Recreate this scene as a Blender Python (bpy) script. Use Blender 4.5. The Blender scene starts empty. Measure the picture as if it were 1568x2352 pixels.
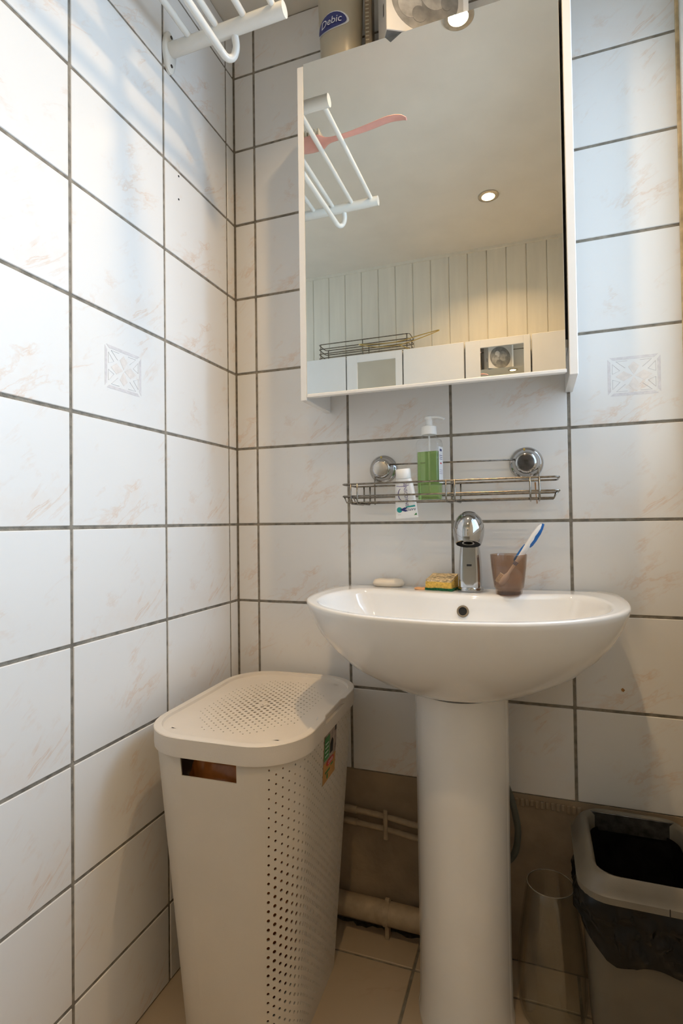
import bpy, bmesh, math, random
from mathutils import Vector, Matrix, noise as mnoise
random.seed(7)
S = bpy.context.scene
COL = S.collection
PI = math.pi

# ------------------------------------------------------------------ camera
F_PX, YAW, PITCH, ROLL = 1236.95, -.3431, .0177, -.0134
CAM = Vector((.7412, -1.2544, .9664))
fw = Vector((math.sin(YAW), math.cos(YAW), 0)); rt = Vector((math.cos(YAW), -math.sin(YAW), 0)); up = Vector((0, 0, 1))
fw, up = math.cos(PITCH)*fw + math.sin(PITCH)*up, math.cos(PITCH)*up - math.sin(PITCH)*fw
rt, up = math.cos(ROLL)*rt + math.sin(ROLL)*up, math.cos(ROLL)*up - math.sin(ROLL)*rt
cd = bpy.data.cameras.new('camera'); cam = bpy.data.objects.new('camera', cd); COL.objects.link(cam)
cd.sensor_width = 36; cd.sensor_fit = 'AUTO'; cd.lens = F_PX/2352*36; cd.clip_start = .02
cam.matrix_world = Matrix((rt, up, -fw)).transposed().to_4x4()
cam.matrix_world.translation = CAM
S.camera = cam

# ------------------------------------------------------------------ light and exposure
W = bpy.data.worlds.new('sky'); S.world = W; W.use_nodes = True
W.node_tree.nodes['Background'].inputs[0].default_value = (.62, .78, 1, 1)
W.node_tree.nodes['Background'].inputs[1].default_value = 1.6
WINDOW_POWER = 33.0
REAR_FILL_POWER = 2.2  # strength of the added rear fill lamp
SPOT_POWER = 1.75
ld = bpy.data.lights.new('window_daylight', 'AREA'); ld.shape = 'RECTANGLE'; ld.size = .95; ld.size_y = 1.25
ld.energy = WINDOW_POWER; ld.color = (.52, .75, 1)
lo = bpy.data.objects.new('window_daylight', ld); COL.objects.link(lo)
lo.location = (1.75, .12, 1.78)
lo.rotation_euler = (Vector((0, -.62, 1.1)) - Vector((1.75, .12, 1.78))).to_track_quat('-Z', 'Y').to_euler()
l2 = bpy.data.lights.new('rear_fill_light', 'AREA'); l2.shape = 'RECTANGLE'; l2.size = .9; l2.size_y = 1.2  # added fill lamp, lifts the shadows from the rear left
l2.energy = REAR_FILL_POWER; l2.color = (1, .97, .93)
lo2 = bpy.data.objects.new('rear_fill_light', l2); COL.objects.link(lo2)
lo2.location = (-1.35, -1.24, 1.62)
lo2.rotation_euler = (Vector((.6, -.6, .9)) - Vector((-1.35, -1.24, 1.62))).to_track_quat('-Z', 'Y').to_euler()
S.view_settings.view_transform = 'Standard'; S.view_settings.look = 'None'
S.view_settings.gamma = 1; S.view_settings.use_curve_mapping = False
S.view_settings.exposure = .88
S.cycles.use_denoising = True
S.cycles.max_bounces = 14; S.cycles.transmission_bounces = 12; S.cycles.glossy_bounces = 8
S.cycles.sample_clamp_indirect = 6; S.cycles.transparent_max_bounces = 16

# ------------------------------------------------------------------ helpers: materials
def nd(nt, t, **k):
    n = nt.nodes.new(t)
    for a, v in k.items():
        if a in ('ins',):
            for i, x in v.items(): n.inputs[i].default_value = x
        else: setattr(n, a, v)
    return n
def mat(name, col, rough=.5, metal=0., var=.06, nscale=30, bump=0., bscale=200, trans=0., ior=1.45, spec=.5, coat=0., emit=None, estr=0., sss=0., stretch=None, bdist=.002):
    m = bpy.data.materials.new(name); m.use_nodes = True; nt = m.node_tree; b = nt.nodes['Principled BSDF']
    b.inputs['Roughness'].default_value = rough; b.inputs['Metallic'].default_value = metal
    b.inputs['Transmission Weight'].default_value = trans; b.inputs['IOR'].default_value = ior
    b.inputs['Specular IOR Level'].default_value = spec; b.inputs['Coat Weight'].default_value = coat
    if sss: b.inputs['Subsurface Weight'].default_value = sss; b.inputs['Subsurface Radius'].default_value = (.01, .01, .01)
    if emit: b.inputs['Emission Color'].default_value = (*emit, 1); b.inputs['Emission Strength'].default_value = estr
    tc = nd(nt, 'ShaderNodeTexCoord'); src = tc.outputs['Object']
    if stretch:
        mp = nd(nt, 'ShaderNodeMapping'); mp.inputs['Scale'].default_value = stretch
        nt.links.new(src, mp.inputs[0]); src = mp.outputs[0]
    n = nd(nt, 'ShaderNodeTexNoise'); n.inputs['Scale'].default_value = nscale; n.inputs['Detail'].default_value = 4
    nt.links.new(src, n.inputs['Vector'])
    r = nd(nt, 'ShaderNodeValToRGB')
    r.color_ramp.elements[0].position = .3; r.color_ramp.elements[1].position = .7
    r.color_ramp.elements[0].color = (*[max(0, c*(1-var)) for c in col], 1)
    r.color_ramp.elements[1].color = (*[min(1, c*(1+var)) for c in col], 1)
    nt.links.new(n.outputs[0], r.inputs[0]); nt.links.new(r.outputs[0], b.inputs['Base Color'])
    if bump:
        n2 = nd(nt, 'ShaderNodeTexNoise'); n2.inputs['Scale'].default_value = bscale; n2.inputs['Detail'].default_value = 3
        nt.links.new(src, n2.inputs['Vector'])
        bp = nd(nt, 'ShaderNodeBump'); bp.inputs['Strength'].default_value = bump; bp.inputs['Distance'].default_value = bdist
        nt.links.new(n2.outputs[0], bp.inputs['Height']); nt.links.new(bp.outputs[0], b.inputs['Normal'])
    return m
def marble(name, base, vein, cloud, angle, seed, rough, vamt=.8, camt=.6):
    """veined glazed tile: the printed veins run diagonally, each tile shows one of a few prints"""
    m = bpy.data.materials.new(name); m.use_nodes = True; nt = m.node_tree; b = nt.nodes['Principled BSDF']; L = nt.links.new
    b.inputs['Roughness'].default_value = rough; b.inputs['Specular IOR Level'].default_value = .38
    tc = nd(nt, 'ShaderNodeTexCoord'); oi = nd(nt, 'ShaderNodeObjectInfo')
    k = nd(nt, 'ShaderNodeMath', operation='MULTIPLY'); k.inputs[1].default_value = 5; L(oi.outputs['Random'], k.inputs[0])
    fl = nd(nt, 'ShaderNodeMath', operation='FLOOR'); L(k.outputs[0], fl.inputs[0])
    ml = nd(nt, 'ShaderNodeMath', operation='MULTIPLY_ADD'); ml.inputs[1].default_value = 1.73; ml.inputs[2].default_value = seed; L(fl.outputs[0], ml.inputs[0])
    cb = nd(nt, 'ShaderNodeCombineXYZ'); L(ml.outputs[0], cb.inputs[2])
    ad = nd(nt, 'ShaderNodeVectorMath', operation='ADD'); L(tc.outputs['Object'], ad.inputs[0]); L(cb.outputs[0], ad.inputs[1])
    mp = nd(nt, 'ShaderNodeMapping'); mp.inputs['Rotation'].default_value = (0, 0, -angle); mp.inputs['Scale'].default_value = (1, 1, 1); L(ad.outputs[0], mp.inputs[0])
    m2 = nd(nt, 'ShaderNodeMapping'); m2.inputs['Scale'].default_value = (.42, 1.25, 1); L(mp.outputs[0], m2.inputs[0])
    n = nd(nt, 'ShaderNodeTexNoise'); n.inputs['Scale'].default_value = 9.5; n.inputs['Detail'].default_value = 7; n.inputs['Roughness'].default_value = .62; n.inputs['Distortion'].default_value = .55
    L(m2.outputs[0], n.inputs['Vector'])
    s = nd(nt, 'ShaderNodeMath', operation='SUBTRACT'); s.inputs[1].default_value = .5; L(n.outputs[0], s.inputs[0])
    a = nd(nt, 'ShaderNodeMath', operation='ABSOLUTE'); L(s.outputs[0], a.inputs[0])
    mr = nd(nt, 'ShaderNodeMapRange'); mr.inputs['From Min'].default_value = 0; mr.inputs['From Max'].default_value = .022; mr.inputs['To Min'].default_value = 1; mr.inputs['To Max'].default_value = 0
    L(a.outputs[0], mr.inputs['Value'])
    c = nd(nt, 'ShaderNodeTexNoise'); c.inputs['Scale'].default_value = 8; c.inputs['Detail'].default_value = 5; c.inputs['Roughness'].default_value = .6; L(mp.outputs[0], c.inputs['Vector'])
    cr = nd(nt, 'ShaderNodeMapRange'); cr.inputs['From Min'].default_value = .5; cr.inputs['From Max'].default_value = .66; L(c.outputs[0], cr.inputs['Value'])
    vm = nd(nt, 'ShaderNodeMath', operation='MULTIPLY'); L(mr.outputs[0], vm.inputs[0]); L(cr.outputs[0], vm.inputs[1])
    v2 = nd(nt, 'ShaderNodeMath', operation='MULTIPLY'); v2.inputs[1].default_value = vamt; L(vm.outputs[0], v2.inputs[0])
    c2 = nd(nt, 'ShaderNodeMapRange'); c2.inputs['From Min'].default_value = .55; c2.inputs['From Max'].default_value = .78; c2.inputs['To Max'].default_value = camt; L(c.outputs[0], c2.inputs['Value'])
    x1 = nd(nt, 'ShaderNodeMix', data_type='RGBA'); x1.inputs[6].default_value = (*base, 1); x1.inputs[7].default_value = (*cloud, 1); L(c2.outputs[0], x1.inputs[0])
    x2 = nd(nt, 'ShaderNodeMix', data_type='RGBA'); x2.inputs[7].default_value = (*vein, 1); L(x1.outputs[2], x2.inputs[6]); L(v2.outputs[0], x2.inputs[0])
    L(x2.outputs[2], b.inputs['Base Color'])
    return m
def thin_glass(name, ior=1.45, tint=(.98, .98, .98)):
    m = bpy.data.materials.new(name); m.use_nodes = True; nt = m.node_tree; nt.nodes.remove(nt.nodes['Principled BSDF'])
    t = nd(nt, 'ShaderNodeBsdfTransparent'); g = nd(nt, 'ShaderNodeBsdfGlossy'); g.inputs['Roughness'].default_value = .02
    t.inputs[0].default_value = (*tint, 1); lw = nd(nt, 'ShaderNodeLayerWeight'); lw.inputs[0].default_value = .5
    pw = nd(nt, 'ShaderNodeMath', operation='POWER'); pw.inputs[1].default_value = 4; nt.links.new(lw.outputs['Facing'], pw.inputs[0])
    fr = nd(nt, 'ShaderNodeMath', operation='MULTIPLY_ADD'); fr.inputs[1].default_value = .7; fr.inputs[2].default_value = (ior-1)*.09; nt.links.new(pw.outputs[0], fr.inputs[0])
    mx = nd(nt, 'ShaderNodeMixShader')
    nt.links.new(fr.outputs[0], mx.inputs[0]); nt.links.new(t.outputs[0], mx.inputs[1]); nt.links.new(g.outputs[0], mx.inputs[2])
    nt.links.new(mx.outputs[0], nt.nodes['Material Output'].inputs[0]); return m

M = {}
M['tile'] = marble('veined_wall_tile', (.80, .79, .765), (.68, .47, .32), (.76, .60, .47), math.radians(38), 2.0, .26, .5, .32)
M['floor_tile'] = marble('cream_floor_tile', (.52, .415, .29), (.42, .27, .16), (.58, .45, .32), math.radians(20), 9.0, .32, .3, .7)
M['grout'] = mat('dark_grout', (.25, .222, .178), .9, var=.35, nscale=60, bump=.6, bscale=400)
M['plaster'] = mat('dirty_plaster', (.34, .26, .175), .8, var=.16, nscale=14, bump=.5, bscale=60)
M['ceiling'] = mat('ceiling_paint', (.74, .695, .60), .7, var=.03, nscale=8)
M['board'] = mat('painted_board', (.74, .70, .59), .45, var=.04, nscale=6, stretch=(6, 6, .6))
M['wallpaint'] = mat('wall_paint', (.71, .67, .58), .7, var=.04, nscale=10)
M['white_lam'] = mat('white_laminate', (.82, .81, .78), .28, var=.02, nscale=10)
M['mirror'] = mat('mirror_silver', (.91, .905, .865), .004, 1., var=.008, nscale=5)
M['edge'] = mat('glass_edge', (.35, .45, .40), .15, var=.1)
M['black'] = mat('black_gap', (.012, .011, .010), .6, var=.2)
M['white_enamel'] = mat('white_enamel', (.80, .80, .755), .22, var=.03, nscale=20)
M['ceramic'] = mat('glazed_ceramic', (.81, .80, .775), .07, var=.02, nscale=12, coat=.3)
M['chrome'] = mat('chrome', (.50, .50, .50), .07, 1., var=.05, nscale=25)
M['chrome_dull'] = mat('worn_chrome', (.25, .225, .19), .22, 1., var=.4, nscale=120, bump=.2, bscale=300)
M['dark_cap'] = mat('dark_cap', (.10, .095, .09), .25, .6, var=.6, nscale=60)
M['brushed_cap'] = mat('brushed_cap', (.55, .51, .45), .35, 1., var=.15, nscale=60)
M['hamper'] = mat('hamper_plastic', (.66, .60, .51), .42, var=.03, nscale=8, bump=.12, bscale=700)
M['hamper_lid'] = mat('hamper_lid_plastic', (.70, .64, .56), .42, var=.03, nscale=8, bump=.12, bscale=700)
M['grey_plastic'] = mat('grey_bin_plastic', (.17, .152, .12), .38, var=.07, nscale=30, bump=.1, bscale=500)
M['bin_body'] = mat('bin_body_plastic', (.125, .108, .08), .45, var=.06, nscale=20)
M['bag'] = mat('black_bag_film', (.008, .008, .008), .24, var=.3, nscale=30, spec=.25, bump=.5, bscale=26, bdist=.004)
M['greenliq'] = mat('green_liquid', (.50, .72, .27), .12, trans=.75, ior=1.2, var=.06, nscale=20)
M['frost'] = mat('milky_plastic', (.86, .88, .87), .3, var=.02)
M['white_pl'] = mat('white_plastic', (.84, .84, .82), .3, var=.02)
M['print_w'] = mat('label_white', (.80, .82, .84), .4, var=.03)
M['navy'] = mat('print_navy', (.028, .035, .16), .4, var=.1)
M['violet'] = mat('print_violet', (.10, .07, .22), .4, var=.1)
M['lilac'] = mat('print_lilac', (.38, .34, .48), .4, var=.1)
M['teal'] = mat('print_teal', (.02, .32, .30), .4, var=.1)
M['green'] = mat('print_green', (.03, .20, .05), .4, var=.15)
M['red'] = mat('print_red', (.55, .02, .025), .4, var=.1)
M['kraft'] = mat('kraft_card', (.55, .29, .10), .6, var=.1)
M['photo_g'] = mat('photo_grey', (.34, .26, .21), .5, var=.5, nscale=60)
M['cream_bot'] = mat('cream_bottle', (.44, .39, .29), .3, var=.05, nscale=10)
M['label_silver'] = mat('label_silver', (.72, .73, .76), .3, var=.05)
M['carton'] = mat('grey_carton', (.50, .49, .465), .35, var=.05, nscale=15)
M['carton_dk'] = mat('carton_print_grey', (.17, .168, .16), .4, var=.4, nscale=28)
M['carton_md'] = mat('carton_print_midgrey', (.27, .265, .25), .4, var=.3, nscale=40)
M['brown_card'] = mat('brown_card', (.22, .17, .11), .5, var=.1)
M['soap'] = mat('cream_soap', (.78, .69, .56), .4, var=.04, nscale=30, sss=.15)
M['soap_or'] = mat('orange_soap', (.72, .38, .17), .4, var=.08, nscale=60)
M['sponge_y'] = mat('yellow_sponge', (.72, .47, .10), .9, var=.25, nscale=200, bump=1., bscale=350)
M['sponge_top'] = mat('worn_sponge_top', (.60, .47, .28), .95, var=.5, nscale=160, bump=1., bscale=300)
M['sponge_g'] = mat('green_scourer', (.012, .11, .045), .95, var=.5, nscale=200, bump=1., bscale=400)
M['brush_w'] = mat('toothbrush_white', (.80, .80, .80), .3, var=.02)
M['brush_b'] = mat('toothbrush_blue', (.015, .13, .42), .35, var=.06)
M['bristle'] = mat('pale_bristles', (.74, .66, .50), .8, var=.25, nscale=300, stretch=(1, 1, .1))
M['pink'] = mat('pink_plastic', (.80, .42, .36), .3, var=.06)
M['gold'] = mat('brassy_wire', (.62, .47, .16), .3, 1., var=.15)
M['pipe'] = mat('painted_pipe', (.42, .33, .225), .5, var=.15, nscale=40, bump=.3, bscale=80)
M['hose'] = mat('grey_hose', (.10, .105, .09), .5, var=.1)
M['brown_bag'] = mat('brown_bag_film', (.55, .19, .045), .22, var=.35, nscale=22)
M['mauve'] = mat('decor_mauve', (.69, .66, .655), .2, var=.09, nscale=120)
M['peach'] = mat('decor_peach', (.775, .72, .67), .2, var=.07, nscale=90)
M['caulk'] = mat('stained_caulk', (.52, .39, .22), .7, var=.3, nscale=40)
M['pane'] = thin_glass('window_pane_glass'); M['amber'] = thin_glass('brown_tumbler_plastic', 1.5, (.80, .70, .62)); M['amber_dk'] = thin_glass('brown_tumbler_base', 1.4, (.45, .33, .26)); M['pet'] = thin_glass('clear_bottle_plastic', 1.42); M['glass'] = thin_glass('clear_vase_glass', 1.7, (.97, .97, .955))
M['bulb'] = mat('halogen_bulb', (1, .9, .7), .3, emit=(1, .80, .50), estr=14)
M['glass_rim'] = mat('vase_rim_glass', (.62, .58, .52), .10, trans=.85, var=.02)
M['rust'] = mat('rust_stain', (.42, .20, .06), .7, var=.3, nscale=200)
M['mould'] = mat('mould_dirt', (.085, .07, .05), .95, var=.5, nscale=80)

# ------------------------------------------------------------------ helpers: objects
def tag(o, label=None, cat=None, group=None, kind=None):
    for k, v in (('label', label), ('category', cat), ('group', group), ('kind', kind)):
        if v: o[k] = v
    return o
def thing(name, label, cat, loc=(0, 0, 0), rotz=0, group=None, rot=None):
    o = bpy.data.objects.new(name, None); COL.objects.link(o); o.location = loc
    o.rotation_euler = rot if rot else (0, 0, rotz); o.empty_display_size = .05
    return tag(o, label, cat, group)
def link(name, me, m, parent=None, loc=None, rot=None):
    o = bpy.data.objects.new(name, me); COL.objects.link(o)
    if m is not None and not me.materials: me.materials.append(M[m] if isinstance(m, str) else m)
    if parent: o.parent = parent
    if loc: o.location = loc
    if rot: o.rotation_euler = rot
    return o
def obj(name, vf, m, parent=None, smooth=False, loc=None, rot=None, off=None, sharp=None, solid=0, subsurf=0):
    v, f = vf
    if off: v = [(a-off[0], b-off[1], c-off[2]) for a, b, c in v]
    me = bpy.data.meshes.new(name); me.from_pydata([tuple(x) for x in v], [], f); me.validate(); me.update()
    if smooth:
        me.polygons.foreach_set('use_smooth', [True]*len(me.polygons))
        if sharp is not None: me.set_sharp_from_angle(angle=math.radians(sharp))
    o = link(name, me, m, parent, loc, rot)
    if solid:
        md = o.modifiers.new('thick', 'SOLIDIFY'); md.thickness = solid; md.offset = -1
    if subsurf:
        md = o.modifiers.new('sub', 'SUBSURF'); md.levels = subsurf; md.render_levels = subsurf
    return o
def merge(*vfs):
    V = []; Fc = []
    for v, f in vfs:
        n = len(V); V += list(v); Fc += [tuple(i+n for i in p) for p in f]
    return V, Fc
def box(x0, x1, y0, y1, z0, z1, bev=0, seg=1):
    bm = bmesh.new(); bmesh.ops.create_cube(bm, size=1)
    for v in bm.verts:
        v.co = Vector((x0+(v.co.x+.5)*(x1-x0), y0+(v.co.y+.5)*(y1-y0), z0+(v.co.z+.5)*(z1-z0)))
    if bev: bmesh.ops.bevel(bm, geom=bm.edges[:], offset=bev, segments=seg, affect='EDGES', profile=.5)
    bm.verts.index_update()
    r = [tuple(v.co) for v in bm.verts], [tuple(v.index for v in f.verts) for f in bm.faces]
    bm.free(); return r
def tube(pts, r, n=8, closed=False, caps=True, flat=1.):
    P = [Vector(p) for p in pts]; N = len(P); R = r if isinstance(r, (list, tuple)) else [r]*N
    V = []; Fc = []; u = None
    for i in range(N):
        a = P[(i-1) % N] if closed or i > 0 else P[i]; b = P[(i+1) % N] if closed or i < N-1 else P[i]
        t = (b-a).normalized()
        if u is None: u = t.orthogonal().normalized() if abs(t.z) > .99 else Vector((0, 0, 1)).cross(t).normalized()
        u = (u - t*u.dot(t)).normalized(); w = t.cross(u)
        for k in range(n):
            a_ = 2*PI*k/n; V.append(tuple(P[i] + (u*math.cos(a_) + w*math.sin(a_)*flat)*R[i]))
    m = N if closed else N-1
    for i in range(m):
        for k in range(n):
            j = (i+1) % N; Fc.append((i*n+k, i*n+(k+1) % n, j*n+(k+1) % n, j*n+k))
    if caps and not closed: Fc += [tuple(range(n-1, -1, -1)), tuple(range((N-1)*n, N*n))]
    return V, Fc
def catmull(pts, sub=8, closed=False):
    P = [Vector(p) for p in pts]; N = len(P); out = []
    for i in range(N if closed else N-1):
        g = (lambda j: P[j % N]) if closed else (lambda j: P[max(0, min(N-1, j))])
        a, b, c, d = g(i-1), g(i), g(i+1), g(i+2)
        for s in range(sub):
            t = s/sub
            out.append(.5*((2*b)+(c-a)*t+(2*a-5*b+4*c-d)*t*t+(3*b-a-3*c+d)*t**3))
    if not closed: out.append(P[-1])
    return out
def fillet(pts, r, seg=5):
    P = [Vector(p) for p in pts]; out = [P[0]]
    for i in range(1, len(P)-1):
        a = (P[i-1]-P[i]); b = (P[i+1]-P[i]); ra = min(r, a.length*.49, b.length*.49)
        p0 = P[i]+a.normalized()*ra; p1 = P[i]+b.normalized()*ra
        for s in range(seg+1):
            t = s/seg; out.append(p0*(1-t)**2 + P[i]*2*t*(1-t) + p1*t*t)
    out.append(P[-1]); return out
def rings(rs, cap0=True, cap1=True, closed=False):
    """skin a stack of equal-length closed loops"""
    n = len(rs[0]); V = [tuple(p) for r in rs for p in r]; Fc = []
    m = len(rs) if closed else len(rs)-1
    for i in range(m):
        j = (i+1) % len(rs)
        for k in range(n): Fc.append((i*n+k, i*n+(k+1) % n, j*n+(k+1) % n, j*n+k))
    if not closed:
        if cap0: Fc.append(tuple(range(n-1, -1, -1)))
        if cap1: Fc.append(tuple(range((len(rs)-1)*n, len(rs)*n)))
    return V, Fc
def lathe(prof, n=32, c=(0, 0), cap0=True, cap1=True, closed=False):
    return rings([[(c[0]+r*math.cos(2*PI*k/n), c[1]+r*math.sin(2*PI*k/n), z) for k in range(n)] for r, z in prof], cap0, cap1, closed)
def xf(vf, mx):
    return [tuple(mx @ Vector(p)) for p in vf[0]], vf[1]
def rrect(a, b, r, n=6):
    """rounded rectangle outline, counter-clockwise, 4*(n+1) points"""
    out = []
    for q, (sx, sy) in enumerate(((1, 1), (-1, 1), (-1, -1), (1, -1))):
        for k in range(n+1):
            t = PI/2*(q + k/n); out.append((sx*(a-r)+r*math.cos(t), sy*(b-r)+r*math.sin(t)))
    return out
def text(name, s, size, m, parent, mx, ext=.0001, shear=0, sx=1):
    cu = bpy.data.curves.new(name, 'FONT'); cu.body = s; cu.size = size; cu.align_x = 'CENTER'; cu.align_y = 'CENTER'; cu.extrude = ext; cu.shear = shear; cu.resolution_u = 3
    t = bpy.data.objects.new(name, cu); COL.objects.link(t)
    dg = bpy.context.evaluated_depsgraph_get(); me = bpy.data.meshes.new_from_object(t.evaluated_get(dg))
    bpy.data.objects.remove(t); bpy.data.curves.remove(cu)
    me.transform(mx @ Matrix.Diagonal((sx, 1, 1, 1))); me.materials.clear(); me.name = name
    return link(name, me, m, parent)
def poly(pts, z0, z1):
    n = len(pts); V = [(x, y, z0) for x, y in pts] + [(x, y, z1) for x, y in pts]
    Fc = [tuple(range(n-1, -1, -1)), tuple(range(n, 2*n))] + [(k, (k+1) % n, n+(k+1) % n, n+k) for k in range(n)]
    return V, Fc
FRONT = Matrix.Rotation(PI/2, 4, 'X')          # local xy plane -> faces -y

# ================================================================== the room
H = 2.282; R0 = .962; TH = .2
XR = 1.037; YREAR = -1.72; YL = -.77; XL2 = -.95
def struct(name, vf, m): return tag(obj(name, vf, m), kind='structure')
# --- back wall
wall_back = struct('wall_back', box(-.1, XR+.18, .0018, .12, 0, H), 'grout')
G = .0031                                       # half joint
TM = {}
def tile_mesh(w, h, m, t=.006):
    key = (round(w, 3), round(h, 3), m)
    if key not in TM:
        v, f = box(-w/2, w/2, -h/2, h/2, -t, 0, .0011, 1)
        me = bpy.data.meshes.new('tile'); me.from_pydata(v, [], f); me.materials.append(M[m]); TM[key] = me
    return TM[key]
rowz = [R0+TH*k for k in range(-5, 8)]
def lay(wall, cols, zmin, zmax, place, rot):
    out = {}
    for ci in range(len(cols)-1):
        for ri in range(len(rowz)-1):
            z0 = max(rowz[ri], zmin); z1 = min(rowz[ri+1], zmax)
            if z1-z0 < .02: continue
            a, b = cols[ci], cols[ci+1]
            w = abs(b-a)-2*G; h = z1-z0-2*G
            if w < .01: continue
            o = bpy.data.objects.new('tile', tile_mesh(w, h, 'tile')); COL.objects.link(o); o.parent = wall
            j = random.uniform(-.0004, .0004)
            o.location = place((a+b)/2, (z0+z1)/2, j); o.rotation_euler = (rot[0], rot[1]+random.uniform(-.001, .001), rot[2]+random.uniform(-.001, .001))
            out[(ci, ri)] = o
    return out
bc = [0, .0607, .3123, .5639, .8155, XR]
tb = lay(wall_back, bc, R0-3*TH, H, lambda x, z, j: (x, j, z), (PI/2, 0, 0))
obj('plaster_band', box(-.1, XR+.1, -.0005, .004, 0, R0-3*TH+.001, .0005), 'plaster', wall_back)
ridge = []
for i in range(13):
    x = .69+i*.0105; ridge.append(box(x, x+.0075, -.004-random.random()*.002, .003, .341-random.random()*.004, .354, .0015))
obj('mortar_ridge', merge(*ridge), 'plaster', wall_back)
# --- left wall
wall_left = struct('wall_left', box(-.12, -.0018, YL, .12, 0, H), 'grout')
lc = [0, -.0385, -.2935, -.545, YL]
tl = lay(wall_left, lc[::-1], 0, H, lambda y, z, j: (j, y, z), (PI/2, 0, PI/2))
obj('end_plaster', box(-.12, 0.0, YL-.012, YL-.001, 0, H), 'wallpaint', wall_left)
# decorated tiles
def ornament(tile, cx=0, cy=0):
    w, h, b = .098/2, .081/2, .0058
    z0, z1 = .00005, .0003
    for pts in ([(-w+.004, h), (w-.004, h), (w-.011, h-b), (-w+.011, h-b)], [(-w+.004, -h), (-w+.011, -h+b), (w-.011, -h+b), (w-.004, -h)],
                [(-w, h-.003), (-w+b, h-.010), (-w+b, -h+.010), (-w, -h+.003)], [(w, h-.003), (w, -h+.003), (w-b, -h+.010), (w-b, h-.010)]):
        if cx or cy: pts = [(x+cx, y+cy) for x, y in pts]
        obj('ornament_border', poly(pts[::-1] if False else pts, z0, z1), 'mauve', tile)
    for q in range(4):
        c, s = [(1, 0), (0, 1), (-1, 0), (0, -1)][q]; l = .034 if q % 2 == 0 else .029
        pts = [(.002, 0), (.019, .0105), (l, 0), (.019, -.0105)]
        pts = [(x*c-y*s+cx, x*s+y*c+cy) for x, y in pts]
        obj('ornament_petal', poly(pts, z0, z1), 'peach', tile)
    for sx in (1, -1):
        for sy in (1, -1):
            line = tube([(cx+sx*.012, cy+sy*(h-.009), .0002), (cx+sx*(w-.016), cy+sy*(h-.009), .0002), (cx+sx*.016, cy+sy*.017, .0002)], .00045, 4)
            line2 = tube([(cx+sx*(w-.009), cy+sy*(h-.014), .0002), (cx+sx*(w-.009), cy+sy*.006, .0002), (cx+sx*.026, cy+sy*.012, .0002), (cx+sx*(w-.009), cy+sy*(h-.014), .0002)], .00045, 4)
            obj('ornament_line', merge(line, line2), 'mauve', tile)
ornament(tb[(4, 6)], cx=.0155, cy=.0); ornament(tl[(1, 6)])
for y, z in ((-.2425, 1.7507), (-.243, 1.6976)):
    obj('drill_hole', tube([(.0004, y, z), (.0009, y, z)], .0022, 10), 'black', wall_left)
obj('rust_streak', xf(poly([(.7435, 1.047), (.7465, 1.047), (.7470, 1.02), (.7490, 1.001), (.7475, .999), (.7455, 1.02)], .0006, .0009), FRONT), 'rust', wall_back)
obj('tile_chip', xf(poly([(.9045, .610), (.908, .613), (.912, .609), (.9095, .605), (.906, .606)], .0006, .0010), FRONT), 'rust', wall_back)
# --- floor
floor = struct('floor', box(XL2-.05, XR+.18, YREAR-.1, .12, -.12, -.003), 'grout')
fx = [.479+.333*k for k in range(-5, 4)]; fy = [-.099-.333*k for k in range(-1, 6)]
for i in range(len(fx)-1):
    for j in range(len(fy)-1):
        x0, x1 = max(fx[i], XL2), min(fx[i+1], XR); y1, y0 = min(fy[j], 0), max(fy[j+1], YREAR)
        if x1-x0 < .03 or y1-y0 < .03: continue
        o = link('floor_tile', tile_mesh(x1-x0-.006, y1-y0-.006, 'floor_tile'), None, floor, ((x0+x1)/2, (y0+y1)/2, 0))
dp = [(.24+.012*i, -.006-.012*random.random()) for i in range(24)]
obj('floor_edge_dirt', poly([(p[0], -.001) for p in (dp[0], dp[-1])]+dp[::-1], .0002, .0012), 'mould', floor)
# --- ceiling
ceiling = struct('ceiling', box(XL2-.1, XR+.18, YREAR-.1, .12, H, H+.1), 'ceiling')
# --- right wall with window
WY0, WY1, WZ0, WZ1 = -.66, -.028, 1.0, 2.08
wr = merge(box(XR, XR+.18, YREAR-.1, WY0, 0, H), box(XR, XR+.18, WY1, .12, 0, H), box(XR, XR+.18, WY0, WY1, 0, WZ0), box(XR, XR+.18, WY0, WY1, WZ1, H))
wall_right = struct('wall_right', wr, 'wallpaint')
obj('corner_caulk', box(XR-.0065, XR+.001, -.005, .004, .36, H, .0015), 'caulk', wall_right)
def make_window(name, xin, sgn, y0, y1, z0, z1, f=.045, g=.035):
    """casement in a wall whose room face is at xin; sgn points outdoors"""
    w = tag(thing(name, None, None), kind='structure')
    bb = lambda xa, xb, *r: box(min(xin+sgn*xa, xin+sgn*xb), max(xin+sgn*xa, xin+sgn*xb), *r)
    def ring_(n, xa, xb, e0, e1, bv):
        obj(n, merge(bb(xa, xb, y0+e0, y0+e1, z0+e0, z1-e0, bv), bb(xa, xb, y1-e1, y1-e0, z0+e0, z1-e0, bv), bb(xa, xb, y0+e1, y1-e1, z0+e0, z0+e1, bv), bb(xa, xb, y0+e1, y1-e1, z1-e1, z1-e0, bv)), 'white_enamel', w)
    ring_('window_frame', -.004, .06, 0, f, .004); ring_('window_sash', .012, .048, f, f+g, .003)
    obj('window_pane', bb(.028, .031, y0+f+g-.005, y1-f-g+.005, z0+f+g-.005, z1-f-g+.005), 'pane', w)
make_window('window_1', XR, 1, WY0, WY1, WZ0, WZ1)
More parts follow.
